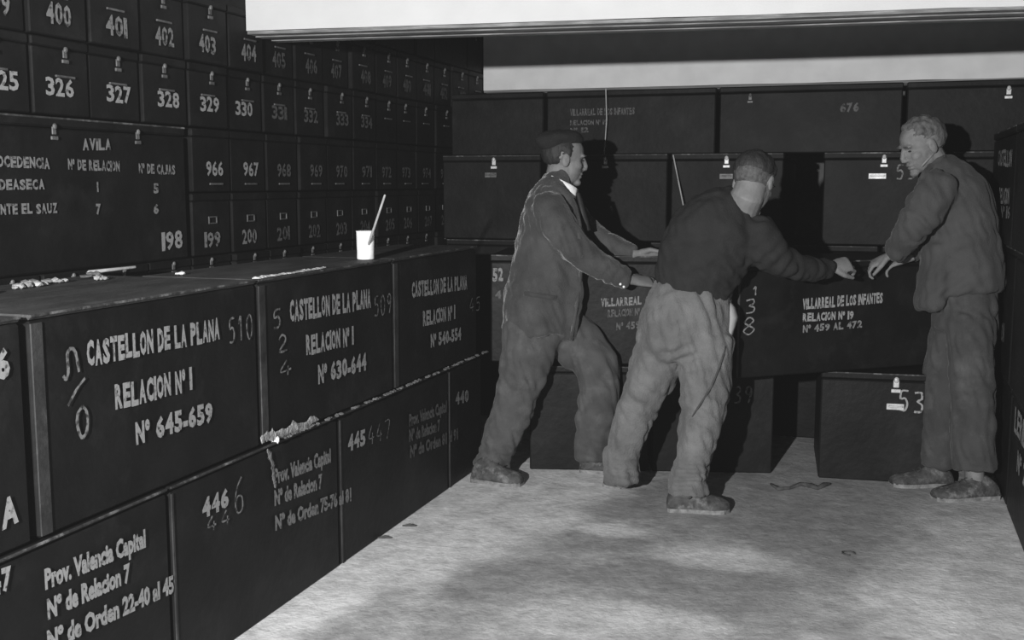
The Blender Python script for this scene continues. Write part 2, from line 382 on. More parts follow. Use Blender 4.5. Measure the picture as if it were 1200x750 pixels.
# bottom row (boundaries read off the photograph)
b0, b1, b2, b3, b4 = 1.36, yb(199, 600), yb(398, 560), yb(526, 500), 4.86
if True:
    D = .62; H1 = .545
    low = []
    for (ya, yc, lab) in ((.38, b0, 'big black box at the near left corner, bottom row, mostly out of frame'),
                          (b0, b1, 'big black box lettered Prov. Valencia Capital, nearest in the bottom left row'),
                          (b1, b2, 'big black box numbered 446, bottom left row, its corner dusted with plaster'),
                          (b2, b3, 'big black box numbered 445 in the bottom left row'),
                          (b3, b4, 'big black box numbered 440, last of the bottom left row, behind the trouser leg')):
        low.append(face_box(XF, ya, yc, 0, H1, D, label=lab, group=GL, lid=.016))
    d = D
    lettering(low[1], d, 'Prov. Valencia Capital', (52, 690), (170, 640), 24)
    lettering(low[1], d, 'Nº de Relacion 7', (55, 725), (152, 680), 24)
    lettering(low[1], d, 'Nº de Orden 22-40 al 45', (55, 762), (203, 693), 24)
    lettering(low[1], d, '447', (-25, 705), (14, 690), 30)
    lettering(low[2], d, '446', (236, 608), (268, 593), 24)
    brushed(low[2], d, '6', (272, 603), (288, 598), 42)
    brushed(low[2], d, '44', (240, 625), (272, 612), 18)
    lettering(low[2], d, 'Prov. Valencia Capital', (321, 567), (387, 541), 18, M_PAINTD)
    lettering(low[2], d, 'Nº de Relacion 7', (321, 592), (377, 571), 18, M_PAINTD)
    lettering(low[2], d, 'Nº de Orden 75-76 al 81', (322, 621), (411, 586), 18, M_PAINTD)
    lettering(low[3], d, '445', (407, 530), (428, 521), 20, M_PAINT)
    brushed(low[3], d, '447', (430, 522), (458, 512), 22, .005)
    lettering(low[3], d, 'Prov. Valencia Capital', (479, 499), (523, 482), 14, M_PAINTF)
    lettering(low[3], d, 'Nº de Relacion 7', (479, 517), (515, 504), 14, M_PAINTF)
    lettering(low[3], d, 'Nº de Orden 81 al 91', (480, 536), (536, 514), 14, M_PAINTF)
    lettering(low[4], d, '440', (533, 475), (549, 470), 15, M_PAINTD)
# upper row
ZT = H1+.006; H2 = 1.062-ZT
t0, t1, t2, t3 = yb(36, 450), yb(303, 400), yb(461, 370), 4.80
up = []
for (ya, yc, dd, lab) in ((t0-.95, t0-.012, .50, 'big black box at the left edge of the photo, upper row, painted with a 6'),
                      (t0, t1, .60, 'big black box lettered Castellon de la Plana with number 510'),
                      (t1, t2, .42, 'big black box lettered Castellon de la Plana with number 509, plaster on its edge'),
                      (t2, t3, .40, 'big black box lettered Castellon de la Plana, farthest of three, behind the white tin')):
    up.append((face_box(XF, ya, yc, ZT, H2, dd, label=lab, group=GL, battens=True, lidm=M_LID, lid=.016), dd))
r, d = up[0]
lettering(r, d, '6', (-6, 447), (12, 441), 38)
lettering(r, d, 'A', (0, 622), (22, 610), 36)
r, d = up[1]
lettering(r, d, 'CASTELLON DE LA PLANA', (101, 430), (257, 398), 31)
lettering(r, d, 'RELACION Nº 1', (134, 481), (225, 457), 30)
lettering(r, d, 'Nº 645-659', (158, 522), (249, 494), 27)
brushed(r, d, '510', (266, 403), (297, 395), 29)
brushed(r, d, 'n', (71, 446), (95, 438), 34, .009, M_CHALK)
brushed(r, d, '/', (76, 478), (102, 454), 14, .007)
brushed(r, d, '0', (87, 515), (107, 508), 36, .009, M_CHALK)
r, d = up[2]
lettering(r, d, 'CASTELLON DE LA PLANA', (339, 378), (434, 361), 26)
lettering(r, d, 'RELACION Nº 1', (358, 417), (414, 404), 24)
lettering(r, d, 'Nº 630-644', (372, 451), (429, 434), 23)
brushed(r, d, '509', (437, 371), (459, 366), 23)
brushed(r, d, '5', (317, 386), (331, 383), 22, .007); brushed(r, d, '2', (324, 414), (338, 410), 20, .007); brushed(r, d, '4', (324, 444), (345, 436), 18, .006)
r, d = up[3]
lettering(r, d, 'CASTELLON DE LA PLANA', (482, 349), (547, 339), 19)
lettering(r, d, 'RELACION Nº 1', (495, 383), (533, 374), 18)
lettering(r, d, 'Nº 540-554', (504, 408), (540, 398), 16)
brushed(r, d, '45', (549, 366), (563, 363), 16)

# tall wall of little boxes behind
XW = -2.40
def small_box(y, z, num, label, group, h=.232, w=.252, style='C', m=None, pm=None):
    r = empty('small_box', (XW-.25+random.uniform(-.012, .006), y, z), math.pi/2+random.uniform(-.012, .012)); tag(r, label, 'box', group); d = .5; k = (w, h)
    m = m or M_BOXD
    part('body', k, lambda bm: add_box(bm, (0, 0, (h-.03)/2), (w-.006, d-.006, h-.032), .004), m, r)
    part('lid', k, lambda bm: add_box(bm, (0, 0, h-.015), (w-.002, d, .028), .004), m, r)
    if style in 'CD':
        hasp(r, random.uniform(-.02, .02), -d/2, h-.045, .8, M_METALD)
        part('handle', ('sb',), lambda bm: add_box(bm, (0, -.004, 0), (.085, .006, .007), .001), M_METALD, r, (random.uniform(-.02, .02), -d/2, .118))
    elif style == 'A':
        part('tag_frame', ('sb',), lambda bm: [add_box(bm, (0, -.003, dz), (.05, .004, .004)) for dz in (0, .024)]+[add_box(bm, (dx, -.003, .012), (.004, .004, .028)) for dx in (-.025, .025)], M_METALD, r, (0, -d/2, .12))
    elif style in 'ZE':
        hasp(r, random.uniform(-.02, .02), -d/2, h-.024, .7, M_METALD)
    else:
        part('handle', ('sb',), lambda bm: add_box(bm, (0, -.004, 0), (.085, .006, .007), .001), M_METALD, r, (random.uniform(-.02, .02), -d/2, .03))
    if num:
        zz = {'A': .03, 'B': .06, 'C': .058, 'D': .035, 'Z': .05}[style]
        cx = random.uniform(-.015, .015)
        hw, hh = {'D': (.055, .066), 'C': (.064, .056), 'B': (.058, .056), 'A': (.055, .058)}[style]
        letter_local(r, str(num), (cx-hw, zz), (cx+hw, zz), (cx-hw, zz+hh), -d/2-.0025, pm or M_PAINTD, .03)
    return r
ROWS = {'Z': (.842, .232), 'A': (1.078, .234), 'B': (1.316, .234), 'C': (1.556, .232), 'D': (1.792, .235), 'E': (2.031, .235)}
ORD = 'leftmost second third fourth fifth sixth seventh eighth ninth tenth eleventh twelfth thirteenth fourteenth fifteenth sixteenth'.split()
for k in range(16):
    y = 2.575+.2615*k
    far = y > 4.0; vfar = y > 5.0
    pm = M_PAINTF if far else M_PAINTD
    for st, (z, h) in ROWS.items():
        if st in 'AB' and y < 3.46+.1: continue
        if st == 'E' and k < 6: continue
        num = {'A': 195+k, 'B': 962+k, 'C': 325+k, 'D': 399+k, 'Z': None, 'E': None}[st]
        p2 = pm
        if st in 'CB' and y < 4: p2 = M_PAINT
        if st in 'C' and vfar: num = None
        lab = {'Z': 'little black box low behind the front stack, only its hasp showing', 'A': 'little black box numbered %s, lowest row of the left wall', 'B': 'little black box numbered %s, second row of the left wall',
               'C': 'little black box numbered %s, third row of the left wall', 'D': 'little black box numbered %s, highest numbered row of the left wall', 'E': 'little black box in the dark above the highest numbered row, beyond the near beam'}[st]
        if '%s' in lab:
            lab = lab % num if num else 'little unnumbered black box, third row of the left wall'
        n0 = k-4 if st in 'AB' else k
        if st not in 'ZE': lab += ', '+(ORD[n0] if n0 == 0 else ORD[n0]+' from left')
        if st == 'Z': lab = 'little black box low behind the front stack, directly below the one numbered %d' % (195+k) if k > 3 else 'little black box hidden low behind the front stack, under the wide Avila box'
        if st == 'E': lab = 'little black box in the dark, directly above the one numbered %d' % (399+k)
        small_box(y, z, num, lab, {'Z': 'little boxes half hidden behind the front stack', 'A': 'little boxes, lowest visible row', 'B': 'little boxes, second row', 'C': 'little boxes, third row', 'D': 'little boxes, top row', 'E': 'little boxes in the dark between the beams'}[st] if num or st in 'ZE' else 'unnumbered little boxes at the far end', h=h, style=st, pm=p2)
AV = face_box(XW, 2.30, 3.462, 1.078, .472, .5, label='wide black box lettered Avila with a table of localities and number 198', group=None, strips=False, m=M_BOXD)
lettering(AV, .5, 'AVILA', (96, 176), (130, 176), 14, M_PAINTD)
lettering(AV, .5, 'PROCEDENCIA', (-20, 195), (58, 198), 14, M_PAINTD)
lettering(AV, .5, 'Nº DE RELACION', (79, 199), (140, 201), 13, M_PAINTD)
lettering(AV, .5, 'Nº DE CAJAS', (162, 203), (205, 205), 12, M_PAINTD)
lettering(AV, .5, 'ALDEASECA', (-18, 223), (52, 222), 13, M_PAINTD)
lettering(AV, .5, '1', (113, 225), (115, 225), 12, M_PAINTD)
lettering(AV, .5, '5', (179, 227), (186, 227), 12, M_PAINTD)
lettering(AV, .5, 'FUENTE EL SAUZ', (-22, 252), (67, 250), 13, M_PAINTD)
lettering(AV, .5, '7', (112, 252), (118, 252), 13, M_PAINTD)
lettering(AV, .5, '6', (179, 251), (186, 250), 12, M_PAINTD)
lettering(AV, .5, '198', (189, 294), (214, 291), 22, M_PAINT, .03)
for (x, z) in ((.30, .43), (-.1, .43)): hasp(AV, x, -.25, z, .8, M_METALD)
for i in range(5):
    y = 2.1+.94*i
    face_box(XW, y, y+.94, .0, .84, .5, label='tall black box at the base of the left wall, hidden by the front stack', group='hidden base boxes of the left wall', strips=False, edge=False, m=M_BOXD)

# back rows ---------------------------------------------------------------
def row_box(p, ang, w, d, h, z, **kw):
    """box by its front-left bottom corner p=(x,y), turned by ang degrees"""
    a = math.radians(ang); u = Vector((math.cos(a), math.sin(a))); v = Vector((-math.sin(a), math.cos(a)))
    c = Vector(p)+u*w/2+v*d/2
    return big_box((c.x, c.y, z), a, w-.006, d, h, **kw), d
GB = 'black boxes of the back stack'
a1 = 14.7; u1 = Vector((math.cos(math.radians(a1)), math.sin(math.radians(a1)))); pR = Vector((-.43, 5.15))
r1a, d1 = row_box(pR-u1*.57, a1, .57, .70, .5, 0, label='black box numbered 539 on the floor, left of the gap in the back row', group=GB, strips=False)
r1b, _ = row_box(pR-u1*1.145, a1, .57, .70, .5, 0, label='black box on the floor seen between the legs of the man in the velvet jacket', group=GB, strips=False)
brushed(r1a, d1, '539', (845, 473), (883, 472), 19, .008)
bar_handle(r1a, 0, -d1/2, .34)
hasp(r1a, 0, -d1/2, .455); hasp(r1b, 0, -d1/2, .44); bar_handle(r1b, .0, -d1/2, .34)
r1c, _ = row_box((-.232, 5.138), 5, .57, .6, .5, 0, label='black box numbered 53 with bright hasp, right of the gap in the back row', group=GB, strips=False)
hasp(r1c, .045, -.3, .455, 1.15); bar_handle(r1c, .045, -.3, .35, .075, M_METAL)
brushed(r1c, .6, '538', (1050, 480), (1102, 488), 24, .009, M_PAINT)
r2a, d2 = row_box((-1.735, 4.87), 11, .90, .6, .51, .506, label='black box lettered Villarreal, seen between two men above the back row', group=GB, strips=False)
lettering(r2a, d2, 'VILLARREAL', (704, 360), (752, 357), 10, M_PAINTD)
lettering(r2a, d2, 'RELACION Nº 19', (712, 372), (758, 369), 9, M_PAINTF)
lettering(r2a, d2, 'Nº 459', (722, 387), (750, 385), 9, M_PAINTF)
lettering(r2a, d2, '52', (577, 330), (590, 330), 16, M_PAINTD)
lettering(r2a, d2, '4', (580, 350), (588, 350), 10, M_PAINTF)
# the box being pushed into place
pl = hit(861, 443, 2, .512); pr = hit(1099, 426, 2, .512)
LA = math.atan2(pr.y-pl.y, pr.x-pl.x); LW = (Vector(pr.xy)-Vector(pl.xy)).length
LB, dl = row_box(pl.xy, math.degrees(LA), LW, .45, .5, .508, label='big black box lettered Villarreal de los Infantes, pushed into place by the men', group=None, strips=True)
lettering(LB, dl, 'VILLARREAL DE LOS INFANTES', (940, 363), (1034, 355), 13)
lettering(LB, dl, 'RELACION Nº 19', (940, 377), (1000, 374), 10)
lettering(LB, dl, 'Nº 459 AL 472', (940, 390), (1010, 384), 9, M_PAINTD)
brushed(LB, dl, '1', (880, 346), (890, 346), 10, .007, M_PAINTD); brushed(LB, dl, '3', (870, 368), (888, 366), 16, .007, M_PAINTD); brushed(LB, dl, '8', (866, 394), (888, 390), 20, .007, M_PAINTD)
# second column behind, three boxes high
for i in range(5):
    x = -2.39+.60*i
    for j in range(2):
        r, _ = row_box((x, 5.95), 0, .59, .9, .512, .515*j, label='black box standing behind the back row, glimpsed through the gap' if (i == 3 and j == 0) else 'black box hidden deep behind the back row', group='hidden boxes behind the back row', strips=False, edge=(j == 1), m=M_BOXD)
Y3 = 5.90
R3 = [(-2.39, 'black box with bright hasp at the left end of the third back row'), (-1.775, 'black box of the third back row, behind the capped head'),
      (-1.075, 'black box of the third back row, behind the stooping man\'s head'), (-.29, 'black box with bright hasp and number 53, left of the grey-haired man\'s face'),
      (.32, 'black box of the third back row, behind the grey-haired man')]
r3 = []
for x, lab in R3:
    r, _ = row_box((x, Y3), 0, .69 if x == -1.775 else .595, .93, .47, 1.034, label=lab, group='boxes of the third back row', strips=False, m=M_BOXD); r3.append(r)
    hasp(r, 0 if x > -2 else .02, -.465, .43, 1.0, M_METAL if x in (-2.39, -.29) else M_METALD)
bar_handle(r3[3], -.03, -.465, .35, .085, M_METAL); bar_handle(r3[0], 0, -.465, .36, .07)
bar_handle(r3[2], 0, -.465, .35, .07)
brushed(r3[3], .93, '53', (1048, 210), (1074, 210), 17, .008)
R4 = [(-2.375, .565, 'low black box at the left of the top back row'), (-1.80, .95, 'low black box lettered Villarreal de los Infantes in the top back row'),
      (-.84, .93, 'low black box numbered 676 in the top back row'), (.10, .93, 'low black box with two bright fittings, right end of the top back row')]
for i, (x, w, lab) in enumerate(R4):
    r, _ = row_box((x, 6.0), 0, w, .55, .35, 1.506, label=lab, group='low boxes of the top back row', strips=False, m=M_BOXD, edge=False)
    if i == 1:
        lettering(r, .55, 'VILLARREAL DE LOS INFANTES', (668, 136), (744, 134), 8, M_PAINTF)
        lettering(r, .55, 'RELACION Nº 19', (668, 147), (712, 146), 6, M_PAINTF); lettering(r, .55, 'Nº 12', (668, 156), (690, 155), 6, M_PAINTF)
    if i == 2: lettering(r, .55, '676', (984, 132), (1007, 131), 11, M_PAINTF); hasp(r, -.3, -.275, .29, .8, M_METALD)
    if i == 3: hasp(r, .01, -.275, .29, 1.0); hasp(r, .13, -.275, .31, .7, M_METALD)
# right-hand stack
GR = 'black boxes of the right-hand stack'
XR = .545; XRS = [.545, .53, .508]
rights = []
for (ya, yc, side) in ((4.93, 5.88, 'far'), (3.97, 4.91, 'near')):
    for (z, h, nm) in ((0, .51, 'bottom'), (.515, .565, 'middle'), (1.085, .5, 'top')):
        d = .55; XR = XRS[('bottom', 'middle', 'top').index(nm)]
        r = big_box((XR+d/2, (ya+yc)/2, z), -math.pi/2, yc-ya-.008, d, h, '%s box of the right-hand stack, %s pile behind the grey-haired man' % (nm, side) if side == 'far' else '%s box of the right-hand stack, %s pile at the right edge of the photo' % (nm, side), GR, strips=False, edge=True)
        rights.append(r)
def rl(i, t, x0, x1, yb0, yb1, h, m=None):
    r = rights[i]; d = .55
    lettering(r, d, t, (x0, yb0), (x1, yb1), h, m or M_PAINT, .03)
XR = .545
rl(2, 'CASTELLON', 1170, 1186, 194, 196, 18); rl(2, 'RELACION', 1171, 1183, 238, 240, 18); rl(2, 'Nº 16', 1173, 1184, 255, 257, 14, M_PAINTD)
rl(1, 'LERIDA', 1169, 1178, 340, 344, 18); rl(1, 'RELACION', 1166, 1177, 395, 402, 22, M_PAINTD)
rl(0, 'Nº 9', 1166.5, 1173, 478, 488, 24); rl(3, 'LERIDA', 1189, 1206, 505, 535, 32); rl(3, 'Nº 24', 1192, 1206, 552, 580, 28)

# ---------------------------------------------------------------- small things
c = hit(437, 304, 2, 1.063); c.x -= .03
tin = empty('paint_tin', (c.x, c.y, 1.063)); tag(tin, 'white battered tin can holding a brush on top of the front boxes', 'tin')
bm = bmesh.new(); n = 24; rings = []
for (z, rr) in ((0, .031), (.004, .033), (.03, .0325), (.06, .0335), (.1, .034), (.106, .0355), (.108, .0345), (.1, .0325), (.02, .031)):
    rings.append([bm.verts.new((rr*math.cos(6.2832*k/n)*(1+.02*math.sin(3*k)), rr*math.sin(6.2832*k/n), z)) for k in range(n)])
for a, b_ in zip(rings[:-1], rings[1:]):
    for k in range(n): bm.faces.new((a[k], a[(k+1) % n], b_[(k+1) % n], b_[k]))
bm.faces.new(rings[0][::-1]); bm.faces.new(rings[-1])
bm_obj('body', bm, M_TIN, tin, True)
br = empty('paint_brush', (c.x, c.y, 1.085)); tag(br, 'long thin pale brush leaning in the white tin can', 'brush')
dd = (P(451, 229, 3.98)-Vector((c.x, c.y, 1.085)))
bm = bmesh.new(); capsule(bm, [dd*.06, dd*.5, dd], [.005, .0045, .004], 8); bm_obj('brush_handle', bm, M_STICK, br, True)
bm = bmesh.new(); capsule(bm, [dd*-.02, dd*.1], [.007, .008], 8); bm_obj('bristles', bm, M_HAIR, br, True)

def crust(name, pts, w, h, m, label, cat='debris', seed=0):
    """irregular ridge of crumbs along a polyline"""
    bm = bmesh.new(); rnd = random.Random(seed)
    L = 0
    for a, b_ in zip(pts[:-1], pts[1:]):
        a, b_ = Vector(a), Vector(b_); n = max(3, int((b_-a).length/(w*.45)))
        for i in range(n):
            if noise.noise(Vector((i*.23, seed*3.1, .5))) < -.02: continue
            p = a.lerp(b_, (i+rnd.random()*.5)/n); s = w*rnd.uniform(.35, .75)
            r = bmesh.ops.create_icosphere(bm, subdivisions=1, radius=1)
            hh = h*rnd.uniform(.5, 1); off = Vector((rnd.uniform(-.5, .5)*w, rnd.uniform(-.5, .5)*w, hh*.5))
            for v in r['verts']:
                v.co = Vector((v.co.x*s*rnd.uniform(.8, 1.2), v.co.y*s*rnd.uniform(.8, 1.4), v.co.z*hh*rnd.uniform(.7, 1.0)))+p+off
    o = bm_obj(name, bm, m); return tag(o, label, cat, kind='stuff')
def smear(pts, w, h, m, label, up=Vector((0, 0, 1)), seed=0):
    pts = [Vector(p) for p in pts]; bm = bmesh.new(); N_ = 40; rows = []
    for i in range(N_+1):
        t = i/N_*(len(pts)-1); k = min(int(t), len(pts)-2); p = pts[k].lerp(pts[k+1], t-k)
        tg = (pts[k+1]-pts[k]).normalized(); sd = tg.cross(up).normalized()
        ww = w*(.45+.9*abs(noise.noise(Vector((i*.35, seed, 0)))))*min(1, (i+1)/4, (N_-i+1)/4); o_ = sd*w*.5*noise.noise(Vector((i*.2, seed, 4)))
        hh = h*(.5+abs(noise.noise(Vector((i*.6, seed, 9)))))
        rows.append([bm.verts.new(p+o_+sd*a_*ww+up*b_*hh) for a_, b_ in ((-1, 0), (-.6, .8), (0, 1), (.6, .7), (1, 0), (0, -.05))])
    for a_, b_ in zip(rows[:-1], rows[1:]):
        for k in range(6): bm.faces.new((a_[k], a_[(k+1) % 6], b_[(k+1) % 6], b_[k]))
    bm.faces.new(rows[0]); bm.faces.new(rows[-1]); bmesh.ops.recalc_face_normals(bm, faces=bm.faces[:])
    return tag(bm_obj('plaster_smear', bm, m), label, 'debris')
smear([(XF-.018, t1+.006, 1.063), (XF-.016, yb(340, 322), 1.063), (XF-.02, yb(388, 318), 1.063)], .018, .006, M_CRUST, 'white plaster smeared along the top edge of the box numbered 509', seed=1)
smear([(XF+.003, yb(304, 505), .578), (XF+.003, yb(325, 500), .566), (XF+.003, yb(372, 488), .560)], .024, .004, M_CRUSTM, 'pale plaster smeared along the foot of the box numbered 509', up=Vector((1, 0, 0)), seed=5)
smear([(XF+.003, yb(312, 520), .535), (XF+.003, yb(318, 545), .49), (XF+.003, yb(322, 580), .40)], .014, .003, M_CRUSTD, 'thin grey plaster drip down the bottom row under the box numbered 509', up=Vector((1, 0, 0)), seed=8)
crust('plaster_crumbs', [(XF+.004, t1+.0, .546), (XF+.004, yb(325, 520), .546)], .014, .016, M_CRUST, 'lump of white plaster in the joint under the box numbered 509', seed=2)
crust('plaster_crumbs', [(XF+.003, yb(325, 520), .545), (XF+.003, t2, .545), (XF+.003, yb(570, 425), .545)], .012, .006, M_CRUSTD, 'dusty grey crumbs along the joint between the two front left rows', seed=3)
crust('plaster_crumbs', [(-2.3, 2.55, 1.063), (-2.29, 2.8, 1.063), (-2.27, 2.72, 1.068)], .035, .014, M_CRUSTD, 'heap of rubble and crumbs on top of the front boxes at far left', seed=4)
crust('plaster_crumbs', [(-2.2, 2.28, 1.063), (-2.26, 2.6, 1.065), (-2.2, 2.75, 1.063)], .022, .012, M_CRUSTM, 'pale lumps in the rubble on top of the front boxes at far left', seed=14)
crust('plaster_crumbs', [(-2.1, 2.95, 1.063), (-2.09, 2.99, 1.063)], .018, .008, M_CRUST, 'two white crumbs on top of the box numbered 510', seed=5)
f0 = hit(700, 622, 2, 0); f1 = hit(728, 620, 2, 0)
crust('plaster_crumbs', [f0, f1], .05, .006, M_CRUST, 'scatter of white crumbs on the floor in front of the men', seed=6)
g0 = hit(1168, 431, 0, XR-.006); g1 = hit(1199, 464, 0, XR-.006)
crust('plaster_crumbs', [(XR+.01, 5.75, .575-.05), (XR+.01, 4.3, .575-.05)], .014, .008, M_CRUSTD, 'grey crumbs in the joint of the right-hand stack', seed=7)
bm = bmesh.new(); capsule(bm, [hit(104, 319, 2, 1.072), hit(158, 313, 2, 1.078)], [.006, .005], 8)
tag(bm_obj('stick', bm, M_STICK, None, True), 'short pale stick lying on the boxes below the Avila box', 'stick')
bm = bmesh.new(); capsule(bm, [hit(710, 104, 1, 5.965), hit(711, 140, 1, 5.96), hit(708, 183, 1, 5.965)], [.0035, .0035, .003], 6)
tag(bm_obj('cord', bm, M_STICK, None, True), 'thin pale cord hanging in front of the top back row', 'cord')
bm = bmesh.new(); capsule(bm, [hit(789, 182, 1, 5.885), hit(789, 182, 1, 5.885).lerp(Vector((-.80, 5.66, .512)), .5), Vector((-.80, 5.66, .512))], [.004, .004, .004], 6)
tag(bm_obj('stick', bm, M_STICK, None, True), 'thin pale stick leaning on the third back row beside the stooping man', 'stick')
bm = bmesh.new(); fr = [hit(x, y, 2, .008) for x, y in ((903, 567), (912, 573), (925, 572), (938, 567), (948, 569), (958, 572), (966, 568), (972, 567))]
capsule(bm, fr, [.004, .009, .007, .009, .013, .010, .012, .006], 8)
tag(bm_obj('rope_scrap', bm, M_ROPE, None, True), 'scrap of dark rope on the floor before the gap', 'rope')
for i, (x, y, lab) in enumerate(((480, 617, 'dark splinter on the floor touching the left stack'), (451, 631, 'small dark splinter on the floor, nearer one by the left stack'))):
    a = hit(x-8, y-1, 2, .006); b_ = hit(x+7, y-1, 2, .006); bm = bmesh.new()
    capsule(bm, [a, (a+b_)/2+Vector((0, .01, 0)), b_], [.003, .007, .003], 6)
    tag(bm_obj('splinter', bm, M_ROPE, None, True), lab, 'splinter')
bm = bmesh.new(); q = hit(994, 648, 2, .005)
rg = [q+Vector((.022*math.cos(t), .022*math.sin(t), 0)) for t in [i*.7 for i in range(8)]]
capsule(bm, rg, [.003]*8, 6); tag(bm_obj('wire_loop', bm, M_ROPE, None, True), 'tiny dark loop of wire on the floor, right of the middle', 'wire')

# ---------------------------------------------------------------- people
def ch(rows):
    """(px, py, depth, half width px, half depth m) -> loft rings"""
    return [(P(x, y, d), hw*d/F, b) for (x, y, d, hw, b) in rows]
def shrink(rows, k, kb=None): return [(x, y, d, hw*k, b*(kb or k)) for (x, y, d, hw, b) in rows]
def endcaps(rings):
    a, b_ = rings[0], rings[1]; z, y = rings[-1], rings[-2]
    p0 = a[0]+(a[0]-b_[0]).normalized()*min(a[1], a[2])*.6; p1 = z[0]+(z[0]-y[0]).normalized()*min(z[1], z[2])*.06
    return [(p0, a[1]*.55, a[2]*.55)]+rings+[(p1, z[1]*.93, z[2]*.93)]
def garment(name, chains, m, parent, folds=(), amp=.004, voxel=.011, smooth=5, extra=None, seed=0.0):
    bm = bmesh.new()
    for c_ in chains: loft(bm, endcaps(ch(c_)), 20)
    if extra: extra(bm)
    me = remesh(bm, voxel, smooth)
    FL = [(P(x, y, d), P(x2, y2, d)-P(x, y, d), R, wl, a) for (x, y, d, x2, y2, R, wl, a) in folds]
    for v in me.vertices:
        p = v.co; n = v.normal
        q = Vector((p.x*1.0, p.y, p.z))
        s = amp*noise.noise(q*9+Vector((seed, 0, 0)))*1.3+amp*.5*noise.noise(q*23)
        # drapery creases: stretched ridged noise
        cr = noise.noise(Vector((p.x*22+p.z*9, p.y*22, p.z*5+seed)))
        s += amp*2.0*(abs(cr)*2-.5)
        for (c_, dr, R, wl, a) in FL:
            w = math.exp(-((p-c_).length/R)**2)
            if w > .02: s += a*w*math.sin(6.283*(p-c_).dot(dr.normalized())/wl+2.2*noise.noise(p*7))
        v.co = p+n*s
    return link(name, me, m, parent, True)
def head_parts(bm, C_, R_, nb, nr):
    """C_ head centre, R_ 3x3 (x forward, y left, z up); nb neck base point"""
    def E(c, s, q=14): add_ell(bm, C_+R_ @ Vector(c), s, R_, q)
    E((-.012, 0, .028), (.098, .077, .088), 24); E((.030, 0, -.028), (.060, .062, .086), 20); E((.01, 0, -.05), (.058, .061, .06), 16); E((.030, 0, -.072), (.050, .050, .040), 16)
    E((.074, 0, -.100), (.020, .024, .017))
    for s in (-1, 1):
        E((.074, s*.026, .024), (.018, .026, .010)); E((.050, s*.036, -.024), (.032, .025, .026))
        E((-.006, s*.079, -.010), (.020, .009, .033)); E((.096, s*.010, -.034), (.010, .007, .007), 8)
    E((.083, 0, -.058), (.014, .026, .008)); E((.080, 0, -.072), (.014, .023, .008))
    loft(bm, [(C_+R_ @ Vector(p), a, a) for p, a in (((.078, 0, .026), .008), ((.091, 0, .004), .010), ((.103, 0, -.020), .0115), ((.104, 0, -.031), .0105), ((.09, 0, -.038), .009))], 10, R_ @ Vector((0, 1, 0)))
    loft(bm, [(C_+R_ @ Vector((-.018, 0, -.02)), nr*.95, nr*.95), (C_+R_ @ Vector((-.022, 0, -.075)), nr, nr), (Vector(nb), nr*1.15, nr*1.15)], 18)
def hand_parts(bm, Wp, Fd, Nd, curl=.5, thumb=1, s=1.0, spread=.05):
    Fd = Fd.normalized(); Nd = (Nd-Fd*Nd.dot(Fd)).normalized(); S = Fd.cross(Nd)*thumb
    loft(bm, [(Wp-Fd*.03*s, .026*s, .021*s), (Wp, .028*s, .020*s), (Wp+Fd*.045*s, .040*s, .017*s), (Wp+Fd*.088*s, .041*s, .014*s), (Wp+Fd*.098*s, .036*s, .010*s)], 14, Nd)
    for i, ln in enumerate((.068, .077, .072, .056)):
        o = (1.5-i)*.0205*s; p = Wp+Fd*.085*s+S*o; ang = curl*.35; pts = [p-Fd*.02*s]; dirx = (Fd+S*(1.5-i)*spread).normalized()
        pts.append(p)
        for sg in (.45, .32, .23):
            ang += curl; dd_ = dirx*math.cos(ang-curl*.6)+Nd*math.sin(ang-curl*.6); pts.append(pts[-1]+dd_*ln*1.15*sg*s)
        capsule(bm, pts, [.0095*s, .0095*s, .0090*s, .0082*s, .0072*s], 10)
    b0_ = Wp+Fd*.018*s+S*.026*s
    tdir = (Fd*.75+S*.62+Nd*.25).normalized(); t2_ = (Fd*.92+S*.2+Nd*.35).normalized()
    capsule(bm, [b0_-tdir*.01, b0_+tdir*.038*s, b0_+tdir*.038*s+t2_*.03*s, b0_+tdir*.038*s+t2_*.055*s], [.015*s, .0125*s, .0105*s, .0085*s], 10)
def head_frame(fwd, up=Vector((0, 0, 1))):
    x = fwd.normalized(); y = up.cross(x).normalized(); z = x.cross(y)
    return Matrix((x, y, z)).transposed()
def finish_head(me, C_, R_):
    for v in me.vertices:
        l = R_.transposed() @ (v.co-C_)
        if l.length < .16:
            for s in (-1, 1):
                d_ = (l-Vector((.086, s*.031, .004))).length
                v.co -= (R_ @ Vector((1, 0, 0)))*.007*math.exp(-(d_/.015)**2)
            if abs(l.z+.065) < .004 and l.x > .07 and abs(l.y) < .024: v.co -= (R_ @ Vector((1, 0, 0)))*.003
            d_ = (l-Vector((.0, math.copysign(.086, l.y), -.008))).length
            v.co -= (R_ @ Vector((0, math.copysign(1, l.y), 0)))*.004*math.exp(-(d_/.009)**2)
def face_bits(C_, R_, root, skin, hair):
    for s in (-1, 1):
        bm = bmesh.new(); add_ell(bm, C_+R_ @ Vector((.0765, s*.031, .003)), (.006, .010, .0035), R_, 12); bm_obj('eye', bm, M_EYE, root, True)
        bm = bmesh.new(); add_ell(bm, C_+R_ @ Vector((.088, s*.031, .026)), (.005, .020, .004), R_, 10); bm_obj('eyebrow', bm, hair, root, True)
